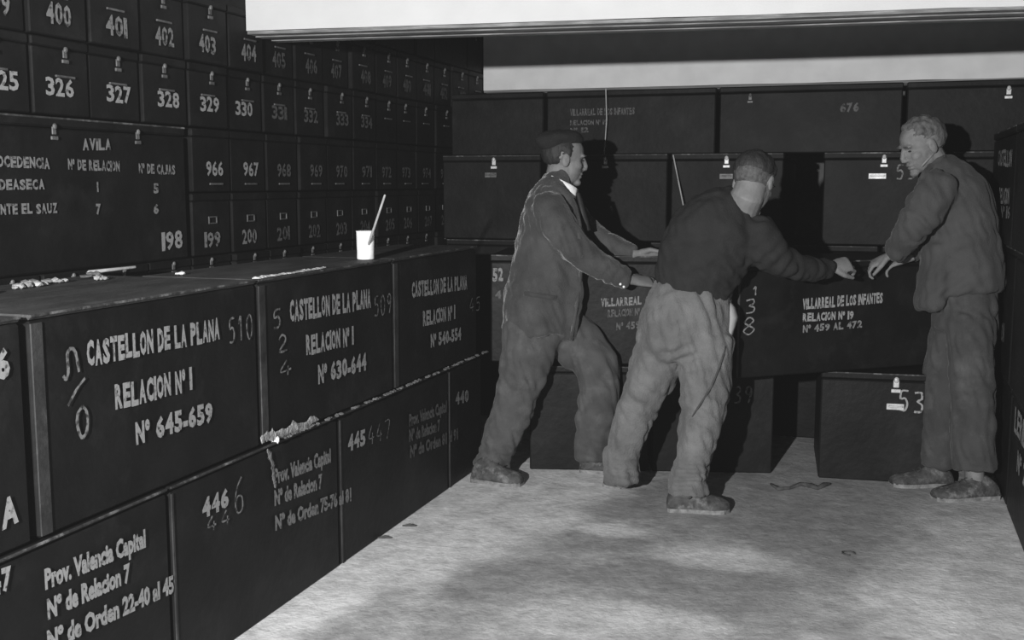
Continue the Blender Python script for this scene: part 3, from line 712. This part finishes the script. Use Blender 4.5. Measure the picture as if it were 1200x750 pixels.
def hair_mesh(C_, R_, root, m, mask, grow=.008, rough=.006, name='hair', seed=0, voxel=.005):
    bm = bmesh.new(); nu, nv = 84, 50; vs = {}
    def surf(th, ph):
        d_ = Vector((math.cos(ph)*math.cos(th), math.cos(ph)*math.sin(th), math.sin(ph)))
        c_ = Vector((-.012, 0, .028)); s_ = (.098, .077, .088)
        t = 1/math.sqrt(sum((d_[i]/s_[i])**2 for i in range(3)))
        return d_*t+c_
    for i in range(nu):
        for j in range(nv):
            th = 2*math.pi*i/nu; ph = -1.25+2.8*j/(nv-1)
            if j == nv-1: ph = 1.56
            b_ = surf(th, ph); dn = (b_-Vector((-.012, 0, .028))).normalized()
            jt = .12*noise.noise(b_*70+Vector((seed, 0, 0)))
            g = sum(mask(th+jt+a1_*.10, ph+jt+a2_*.10) for a1_ in (-1, 0, 1) for a2_ in (-1, 0, 1))/9
            g = grow*g*g*(3-2*g) if g > .15 else 0
            nz = noise.noise(Vector((b_.x*60, b_.y*60, b_.z*30+seed)))*rough
            p = b_+dn*(g+nz*g/grow)
            if g <= 0: p = b_-dn*.005
            vs[i, j] = bm.verts.new(C_+R_ @ p)
    for i in range(nu):
        for j in range(nv-1): bm.faces.new((vs[i, j], vs[(i+1) % nu, j], vs[(i+1) % nu, j+1], vs[i, j+1]))
    return bm_obj(name, bm, m, root, True)
def shoe(root, heel, toe, w=.05, h=.085, m=None, name='shoe'):
    heel = Vector(heel); toe = Vector(toe); f = (toe-heel); L = f.length; f.normalize(); z = Vector((0, 0, 1)); s = z.cross(f)
    bm = bmesh.new()
    prof = [(-.02, .035, .03, .6), (.02, .045, .055, .9), (.18, .046, .085, 1), (.34, .044, .088, 1), (.52, .05, .062, 1), (.72, .055, .046, 1), (.9, .048, .036, .9), (1.0, .026, .022, .6)]
    n = 14; rings = []
    for (t, hw, hh, q) in prof:
        c_ = heel+f*(t*L); hw *= w/.05; hh *= h/.085; r_ = []
        for k in range(n):
            a = 2*math.pi*k/n; x = math.cos(a)*hw; y = math.sin(a)
            zz = .016+hh*(y if y > 0 else 0)+(.0 if y >= 0 else y*.006)
            r_.append(bm.verts.new(c_+s*x+z*zz))
        rings.append(r_)
    for a, b_ in zip(rings[:-1], rings[1:]):
        for k in range(n): bm.faces.new((a[k], a[(k+1) % n], b_[(k+1) % n], b_[k]))
    bm.faces.new(rings[0]); bm.faces.new(rings[-1]); bmesh.ops.recalc_face_normals(bm, faces=bm.faces[:])
    bmesh.ops.subdivide_edges(bm, edges=bm.edges[:], cuts=1, smooth=.6)
    for v in bm.verts: v.co += Vector((0, 0, 1))*.004*noise.noise(v.co*50)
    o = bm_obj(name, bm, m or M_SHOE, root, True)
    bm = bmesh.new(); lo = []; hi = []
    for (t, hw, hh, q) in prof:
        c_ = heel+f*(t*L); e = hw*w/.05*1.07
        lo.append((c_+s*e, c_-s*e))
    for zz0, zz1 in ((.001, .018),):
        vv = [[bm.verts.new(a+z*zz0), bm.verts.new(b_+z*zz0), bm.verts.new(b_+z*zz1), bm.verts.new(a+z*zz1)] for a, b_ in lo]
        for a, b_ in zip(vv[:-1], vv[1:]):
            for k in range(4): bm.faces.new((a[k], a[(k+1) % 4], b_[(k+1) % 4], b_[k]))
        bm.faces.new(vv[0]); bm.faces.new(vv[-1])
    bmesh.ops.recalc_face_normals(bm, faces=bm.faces[:])
    bm_obj('sole', bm, M_SOLE, o)
    bm = bmesh.new()
    for k in range(3):
        t = .42+.1*k; hh = .078-.01*k; c_ = heel+f*(t*L)+z*(hh*h/.085+.012)
        capsule(bm, [c_-s*.018, c_+z*.004, c_+s*.018], [.0025]*3, 6)
    bm_obj('laces', bm, M_ROPE, o)
    return o
from mathutils.bvhtree import BVHTree
def surf(o):
    t = BVHTree.FromPolygons([v.co for v in o.data.vertices], [p.vertices for p in o.data.polygons])
    def f(x, y, d=None, off=.0):
        q = t.ray_cast(EYE, ray(x, y).normalized())
        return q[0]-ray(x, y)*off if q[0] else P(x, y, d)
    return f
def floorpt(x, y): return hit(x, y, 2, 0)
def body_mesh(chains, extra, skin, root, C_, R_):
    bm = bmesh.new()
    for c_ in chains: loft(bm, endcaps(ch(c_)), 14)
    extra(bm)
    me = remesh(bm, .0042, 4, .5); finish_head(me, C_, R_)
    return link('body', me, skin, root, True)
def recentre(root, loc):
    """put the empty at the figure's feet, keeping its children where they are"""
    root.location = loc
    for c_ in root.children:
        c_.location = Vector(c_.location)-Vector(loc)

# ---- man 1: velvet jacket, cap, leaning to the right
p1 = empty('person'); tag(p1, 'man in velvet jacket, white collar and black cap leaning forward with arms out', 'person')
torso = [(655, 206, 5.12, 15, .07), (651, 216, 5.12, 19, .10), (648, 230, 5.12, 28, .15), (644, 255, 5.12, 34, .20), (643, 285, 5.12, 38, .185), (641, 320, 5.12, 43, .17), (634, 355, 5.12, 45, .175), (631, 388, 5.12, 44, .185)]
armN = [(642, 238, 4.97, 20, .075), (652, 262, 4.94, 22, .075), (672, 288, 4.92, 19, .065), (698, 308, 4.92, 17, .06), (722, 321, 4.93, 15, .052), (736, 328, 4.94, 13, .045)]
armF = [(664, 240, 5.27, 18, .07), (684, 264, 5.27, 15, .06), (706, 281, 5.22, 13, .055), (730, 292, 5.16, 11.5, .048), (744, 298, 5.12, 10.5, .042)]
pelvis = [(640, 345, 5.12, 36, .14), (636, 375, 5.12, 39, .15), (636, 395, 5.12, 42, .145)]
legN = [(624, 388, 5.06, 37, .105), (618, 415, 5.04, 31.5, .10), (611, 445, 5.03, 27, .09), (601, 478, 5.03, 24.5, .08), (588, 512, 5.04, 22, .075), (578, 538, 5.05, 20, .075), (575, 549, 5.05, 21, .08)]
legF = [(660, 388, 5.16, 32, .10), (680, 405, 5.13, 31, .10), (700, 428, 5.08, 27, .09), (703, 452, 5.08, 25, .085), (700, 480, 5.10, 23.5, .08), (694, 510, 5.12, 20, .07), (691, 538, 5.14, 18.5, .07)]
JK1 = garment('jacket', [torso, armN, armF, [(674, 300, 5.02, 10, .04), (672, 350, 5.02, 12, .04), (664, 398, 5.04, 11, .035)], [(628, 370, 5.12, 42, .18), (636, 397, 5.1, 38, .175)], [(690, 300, 5.2, 10, .05), (698, 340, 5.2, 10, .05), (700, 376, 5.2, 9, .04)]],
        M_JACKET, p1, folds=[(672, 290, 4.85, 690, 285, .10, .05, .006), (620, 320, 5.0, 625, 345, .16, .10, .006), (655, 262, 4.9, 668, 282, .08, .06, .005), (715, 318, 4.9, 728, 325, .07, .04, .004)], amp=.004)
garment('trousers', [pelvis, legN, legF], M_TROUS1, p1, folds=[(612, 445, 4.95, 600, 465, .12, .07, .006), (580, 535, 5.0, 578, 548, .08, .035, .006), (705, 440, 5.0, 690, 450, .10, .06, .005), (692, 520, 5.05, 690, 532, .07, .035, .005)], amp=.005, seed=3)
F1 = (RT*1.0+FH*.10+Vector((0, 0, -.16))); C1 = P(662, 186, 5.12); R1 = head_frame(F1)
def ex1(bm):
    head_parts(bm, C1, R1, P(655, 222, 5.12), .056)
    w1 = P(741, 328, 4.95); hand_parts(bm, w1, RT*.95+Vector((0, 0, -.12))+FH*.35, Vector((0, 0, -.8))+FH*.5, .35, 1)
    w2 = P(748, 299, 5.10); hand_parts(bm, w2, RT*.95+Vector((0, 0, -.1))+FH*.05, Vector((0, 0, -.5))-FH*.6, .35, -1)
body_mesh([shrink(torso[:], .75, .75), shrink(armN, .55, .6), shrink(armF, .6, .6), shrink(pelvis, .8), shrink(legN, .62), shrink(legF, .62),
           [(575, 548, 5.06, 12, .04), (573, 556, 5.05, 11, .05)], [(691, 528, 5.15, 8, .03), (691, 540, 5.15, 7, .03)]], ex1, M_SKIN, p1, C1, R1)
face_bits(C1, R1, p1, M_SKIN, M_HAIR)
hair_mesh(C1, R1, p1, M_HAIR, lambda th, ph: 1 if (ph > .75 or (abs(math.atan2(math.sin(th), math.cos(th))) > 1.25 and ph > (-.25 if abs(math.atan2(math.sin(th), math.cos(th))) < 1.6 else .1 if abs(math.atan2(math.sin(th), math.cos(th))) < 1.95 else -.7))) else 0, .007, .003)
bm = bmesh.new()   # flat felt cap, tipped back
Rc = R1 @ Matrix.Rotation(math.radians(-14), 3, 'Y')
add_ell(bm, C1+R1 @ Vector((-.046, .004, .088)), (.112, .100, .040), Rc, 24); add_ell(bm, C1+R1 @ Vector((-.070, 0, .070)), (.074, .088, .052), Rc, 24)
add_ell(bm, C1+R1 @ Vector((-.020, 0, .078)), (.096, .082, .032), Rc, 24); add_ell(bm, C1+R1 @ Vector((-.05, 0, .132)), (.005, .005, .008), Rc, 8)
me = remesh(bm, .006, 6)
for v in me.vertices: v.co += v.normal*.004*noise.noise(v.co*18)
link('cap', me, M_CAP, p1, True)
# collar, shirt, tie
def band(root, name, m, pts, w, t=.004):
    bm = bmesh.new(); n = len(pts); vs = []
    for i, (p, nrm) in enumerate(pts):
        p = Vector(p); tg = (Vector(pts[min(i+1, n-1)][0])-Vector(pts[max(i-1, 0)][0])).normalized(); nrm = nrm.normalized(); s = tg.cross(nrm).normalized()
        ww = w[i] if isinstance(w, (list, tuple)) else w
        vs.append([bm.verts.new(p+s*ww+nrm*t), bm.verts.new(p-s*ww+nrm*t), bm.verts.new(p-s*ww-nrm*t), bm.verts.new(p+s*ww-nrm*t)])
    for a, b_ in zip(vs[:-1], vs[1:]):
        for k in range(4): bm.faces.new((a[k], a[(k+1) % 4], b_[(k+1) % 4], b_[k]))
    bm.faces.new(vs[0]); bm.faces.new(vs[-1]); bmesh.ops.recalc_face_normals(bm, faces=bm.faces[:])
    bmesh.ops.subdivide_edges(bm, edges=bm.edges[:], cuts=1)
    return bm_obj(name, bm, m, root, True)
V0 = -FH; S1 = surf(JK1)
band(p1, 'shirt_collar', M_SHIRT, [(P(646, 207, 5.055), V0-RT*.3), (P(656, 213, 5.035), V0), (P(665, 220, 5.03), V0+RT*.2), (P(673, 226, 5.05), V0+RT*.5), (P(677, 228, 5.10), RT+V0*.3)], [.006, .011, .020, .024, .018], .004)
band(p1, 'tie', M_TIE, [(P(678, 226, 5.07), RT+V0), (P(680, 234, 5.06), RT+V0), (P(684, 250, 5.05), RT+V0), (P(690, 270, 5.05), RT+V0)], [.012, .014, .016, .018], .006)
band(p1, 'jacket_lapel', M_JACKET, [(S1(647, 214, 5.03), V0), (S1(656, 221, 4.99), V0+RT*.2), (S1(665, 232, 4.98), V0+RT*.3), (S1(672, 246, 4.98), V0+RT*.4), (S1(677, 262, 4.97), V0+RT*.4), (S1(679, 280, 4.97), V0+RT*.4)], [.010, .018, .024, .026, .018, .008], .008)
band(p1, 'pocket_flap', M_JACKET, [(S1(x, 343+(x-612)*.16), V0) for x in (614, 624, 634, 644, 652)], .012, .007)
band(p1, 'jacket_front_edge', M_JACKET, [(S1(x, y, 5.0), V0+RT*.3) for x, y in ((682, 300), (680, 325), (677, 350), (673, 375), (669, 398))], .006, .006)
for (x, y) in ((733, 341), (729, 338)):
    bm = bmesh.new(); add_ell(bm, S1(x-2, y-5, 4.9), (.006, .006, .006), None, 8); tag(bm_obj('cuff_button', bm, M_SHIRT, p1, True), 'bright button on the near cuff')
h1 = floorpt(563, 556); t1_ = floorpt(590, 562)
shoe(p1, floorpt(556, 563), floorpt(556, 563)+(RT*.85-FH*.35).normalized()*.235, .048, .10)
shoe(p1, floorpt(681, 552), floorpt(681, 552)+(RT*.95-FH*.2).normalized()*.23, .048, .125)
recentre(p1, (-1.5, 4.75, 0))

# ---- man 2: dark jersey, pale trousers, bending over with his back to us
p2 = empty('person'); tag(p2, 'man in dark jersey and pale dusty trousers bending over, back to the camera', 'person')
t2c = [(810, 346, 4.62, 45, .125), (815, 325, 4.61, 49, .14), (824, 302, 4.59, 54, .155), (836, 278, 4.56, 55, .165), (849, 257, 4.53, 46, .165), (860, 243, 4.51, 33, .13), (870, 234, 4.49, 22, .08)]
armR = [(880, 272, 4.50, 28, .09), (897, 292, 4.50, 25, .08), (915, 305, 4.52, 20, .068), (937, 314, 4.57, 16.5, .055), (958, 317, 4.63, 14, .048), (972, 314, 4.67, 12, .042)]
armL = [(806, 262, 4.66, 24, .08), (808, 280, 4.76, 20, .07), (822, 293, 4.86, 17, .06), (836, 300, 4.93, 13, .045)]
pel2 = [(811, 338, 4.62, 45, .13), (808, 355, 4.63, 51, .15), (805, 375, 4.64, 54, .16), (803, 398, 4.65, 54, .155), (800, 415, 4.67, 50, .13)]
lgL = [(779, 395, 4.69, 33, .12), (770, 425, 4.70, 31, .11), (757, 455, 4.72, 26.5, .095), (744, 485, 4.75, 22.5, .085), (734, 515, 4.77, 20.5, .08), (728, 545, 4.79, 22, .085), (729, 564, 4.80, 20.5, .09)]
lgR = [(829, 398, 4.61, 33, .12), (828, 425, 4.60, 31.5, .11), (826, 455, 4.58, 29.5, .10), (823, 485, 4.57, 27, .095), (818, 512, 4.56, 24, .085), (811, 540, 4.56, 20, .08), (806, 562, 4.56, 22, .085), (806, 578, 4.56, 24, .095)]
garment('jersey', [t2c, armR, armL], M_SWEAT, p2, folds=[(850, 330, 4.5, 835, 350, .12, .05, .006), (905, 300, 4.45, 915, 308, .08, .05, .006), (820, 300, 4.45, 825, 320, .14, .09, .005)], amp=.0045, seed=7)
TR2 = garment('trousers', [pel2, lgL, lgR], M_TROUS2, p2, folds=[(795, 420, 4.5, 790, 400, .09, .05, .007), (822, 480, 4.5, 812, 498, .10, .055, .007), (806, 560, 4.5, 806, 572, .08, .035, .008), (729, 555, 4.7, 729, 566, .08, .035, .007), (752, 460, 4.65, 742, 478, .10, .06, .006), (780, 345, 4.5, 784, 360, .09, .05, .004)], amp=.006, seed=11, voxel=.010)
F2 = (FH*.78+RT*.62+Vector((0, 0, -.55))); C2 = P(884, 213, 4.47); R2 = head_frame(F2)
def ex2(bm):
    head_parts(bm, C2, R2, P(868, 244, 4.50), .066)
    w = P(975, 313, 4.68); hand_parts(bm, w, RT*.8+Vector((0, 0, .12))+FH*.3, FH*.8+Vector((0, 0, -.6)), .75, -1, .95)
    w = P(840, 301, 4.95); hand_parts(bm, w, RT*.6+FH*.3, RT*.8+FH*.3, .3, 1, .95)
body_mesh([shrink(t2c, .78), shrink(armR, .55, .6), shrink(armL, .55, .6), shrink(pel2, .8), shrink(lgL, .6), shrink(lgR, .6),
           [(729, 558, 4.81, 10, .04), (729, 570, 4.81, 9, .04)], [(806, 568, 4.57, 9, .035), (806, 582, 4.57, 8, .03)]], ex2, M_SKIN, p2, C2, R2)
face_bits(C2, R2, p2, M_SKIN, M_HAIR)
def mk2(th, ph):
    a = abs(math.atan2(math.sin(th), math.cos(th)))
    if a < 1.1: return 1 if ph > .7 else 0
    if a < 1.75: return 1 if ph > .15 else 0
    return 1 if ph > -.15 else 0
hair_mesh(C2, R2, p2, M_HAIR, mk2, .010, .005, seed=5)
def mk2b(th, ph):
    a = abs(math.atan2(math.sin(th), math.cos(th)))
    return 1 if (a > 1.6 and -1.25 < ph <= .2) else 0
tag(hair_mesh(C2, R2, p2, M_HAIRC, mk2b, .003, .002, 'cropped_hair', seed=9), 'close-cropped hair on the nape')
# shirt tail, belt seam
band(p2, 'shirt_tail', M_TAIL, [(P(852, 350, 4.60), V0+RT*.6), (P(857, 360, 4.575), V0+RT*.6), (P(860, 372, 4.57), V0+RT*.5), (P(857, 386, 4.575), V0+RT*.6), (P(853, 404, 4.58), V0+RT*.6)], [.008, .018, .020, .013, .005], .005)
S2 = surf(TR2)
bm = bmesh.new(); sp = [S2(x, y, 4.5, .009) for x, y in ((850, 406), (848, 415), (845, 424), (842, 433), (838, 443), (834, 452), (829, 461), (823, 470), (817, 479), (811, 488))]  # dark strand added along the thigh where a trouser crease falls in shade
capsule(bm, sp, [.002]+[.0042]*8+[.002], 8); tag(bm_obj('cord', bm, M_ROPE, p2, True), 'dark line standing in for a shaded crease down the right trouser leg')
sh2 = shoe(p2, floorpt(783, 597), floorpt(783, 597)+(RT*.98-FH*.1).normalized()*.25, .054, .095)
shoe(p2, floorpt(716, 572), floorpt(716, 572)+(RT*.5+FH*.85).normalized()*.22, .045, .09)
recentre(p2, (-.8, 4.55, 0))

# ---- man 3: grey jacket, facing left
p3 = empty('person'); tag(p3, 'bareheaded grey-haired man in loose grey jacket stooping at the right, facing left', 'person')
t3c = [(1093, 188, 4.84, 15, .07), (1103, 204, 4.84, 30, .14), (1113, 226, 4.84, 40, .20), (1120, 258, 4.84, 44, .195), (1126, 290, 4.84, 45, .185), (1129, 320, 4.84, 45, .18), (1131, 342, 4.84, 43, .18)]
front3 = [(1100, 290, 4.80, 18, .10), (1094, 330, 4.80, 18, .10), (1089, 364, 4.80, 15, .09)]
a3n = [(1100, 214, 4.67, 23, .075), (1090, 236, 4.65, 24, .078), (1076, 258, 4.66, 22, .07), (1064, 276, 4.72, 18, .06), (1053, 290, 4.80, 15, .05), (1046, 298, 4.84, 12.5, .044)]
a3f = [(1092, 232, 4.99, 18, .07), (1085, 262, 5.00, 16, .06), (1078, 285, 5.0, 13, .05), (1068, 300, 4.98, 11, .042)]
pl3 = [(1128, 335, 4.84, 36, .15), (1130, 360, 4.84, 36, .15), (1129, 385, 4.84, 36, .14)]
l3f = [(1119, 375, 4.92, 26, .10), (1113, 410, 4.92, 27, .10), (1108, 445, 4.93, 26, .095), (1104, 480, 4.94, 24, .09), (1101, 515, 4.95, 22.5, .09), (1100, 545, 4.96, 22.5, .09)]
l3n = [(1137, 375, 4.76, 28, .10), (1137, 410, 4.75, 26.5, .10), (1138, 445, 4.75, 25, .095), (1141, 480, 4.75, 24.5, .09), (1142, 515, 4.75, 24.5, .09), (1142, 550, 4.75, 25, .095)]
JK3 = garment('jacket', [t3c, front3, a3n, a3f], M_JACK3, p3, folds=[(1130, 280, 4.7, 1133, 300, .18, .10, .006), (1070, 268, 4.62, 1058, 282, .10, .05, .006), (1110, 230, 4.62, 1118, 245, .12, .08, .004), (1120, 340, 4.7, 1130, 352, .12, .05, .005)], amp=.005, seed=15)
garment('trousers', [pl3, l3f, l3n], M_TROUS3, p3, folds=[(1140, 450, 4.68, 1142, 470, .12, .08, .005), (1142, 540, 4.7, 1142, 550, .07, .03, .005), (1140, 380, 4.7, 1130, 390, .10, .05, .005)], amp=.0055, seed=19)
F3 = (-RT*.93-FH*.14+Vector((0, 0, -.42))); C3 = P(1080, 170, 4.80); R3_ = head_frame(F3)
def ex3(bm):
    head_parts(bm, C3, R3_, P(1098, 202, 4.84), .060)
    w = P(1042, 300, 4.86); hand_parts(bm, w, -RT*.55+Vector((0, 0, -.35))+FH*.35, FH*.3+Vector((0, 0, -.9))+RT*.3, .7, 1, .9)
    w = P(1064, 303, 4.97); hand_parts(bm, w, -RT*.6+Vector((0, 0, -.25))+FH*.2, Vector((0, 0, -1))+FH*.2, .6, -1, .9)
body_mesh([shrink(t3c, .78), shrink(a3n, .55, .6), shrink(a3f, .6, .6), shrink(pl3, .8), shrink(l3f, .6), shrink(l3n, .6),
           [(1098, 545, 4.97, 11, .04), (1096, 558, 4.97, 11, .05)], [(1142, 550, 4.76, 11, .04), (1142, 572, 4.76, 11, .05)]], ex3, M_SKIND, p3, C3, R3_)
face_bits(C3, R3_, p3, M_SKIND, M_HAIRG)
def mk3(th, ph):
    a = abs(math.atan2(math.sin(th), math.cos(th)))
    if a < .9: return 1 if ph > .85 else 0
    if a < 1.35: return 1 if ph > .35 else 0
    if a < 1.9: return 1 if ph > .12 else 0
    return 1 if ph > -.75 else 0
hair_mesh(C3, R3_, p3, M_HAIRG, mk3, .010, .006, seed=2)
S3 = surf(JK3)
band(p3, 'jacket_collar', M_JACK3, [(S3(x, y, d_), V0-RT*q) for x, y, d_, q in ((1107, 184, 4.78, -.4), (1100, 188, 4.76, 0), (1091, 195, 4.75, 0), (1084, 203, 4.75, .3), (1078, 212, 4.76, .6))], [.010, .015, .016, .014, .008], .009)
band(p3, 'shirt_collar', mat('grey_shirt', .2, .8), [(P(1096, 178, 4.755), V0), (P(1087, 187, 4.745), V0), (P(1080, 195, 4.75), V0-RT*.3)], [.003, .004, .003], .003)
shoe(p3, floorpt(1113, 568), floorpt(1113, 568)+(-RT*.99-FH*.05).normalized()*.27, .052, .08)
shoe(p3, floorpt(1165, 582), floorpt(1165, 582)+(-RT*.97-FH*.16).normalized()*.285, .055, .085)
recentre(p3, (.33, 4.95, 0))
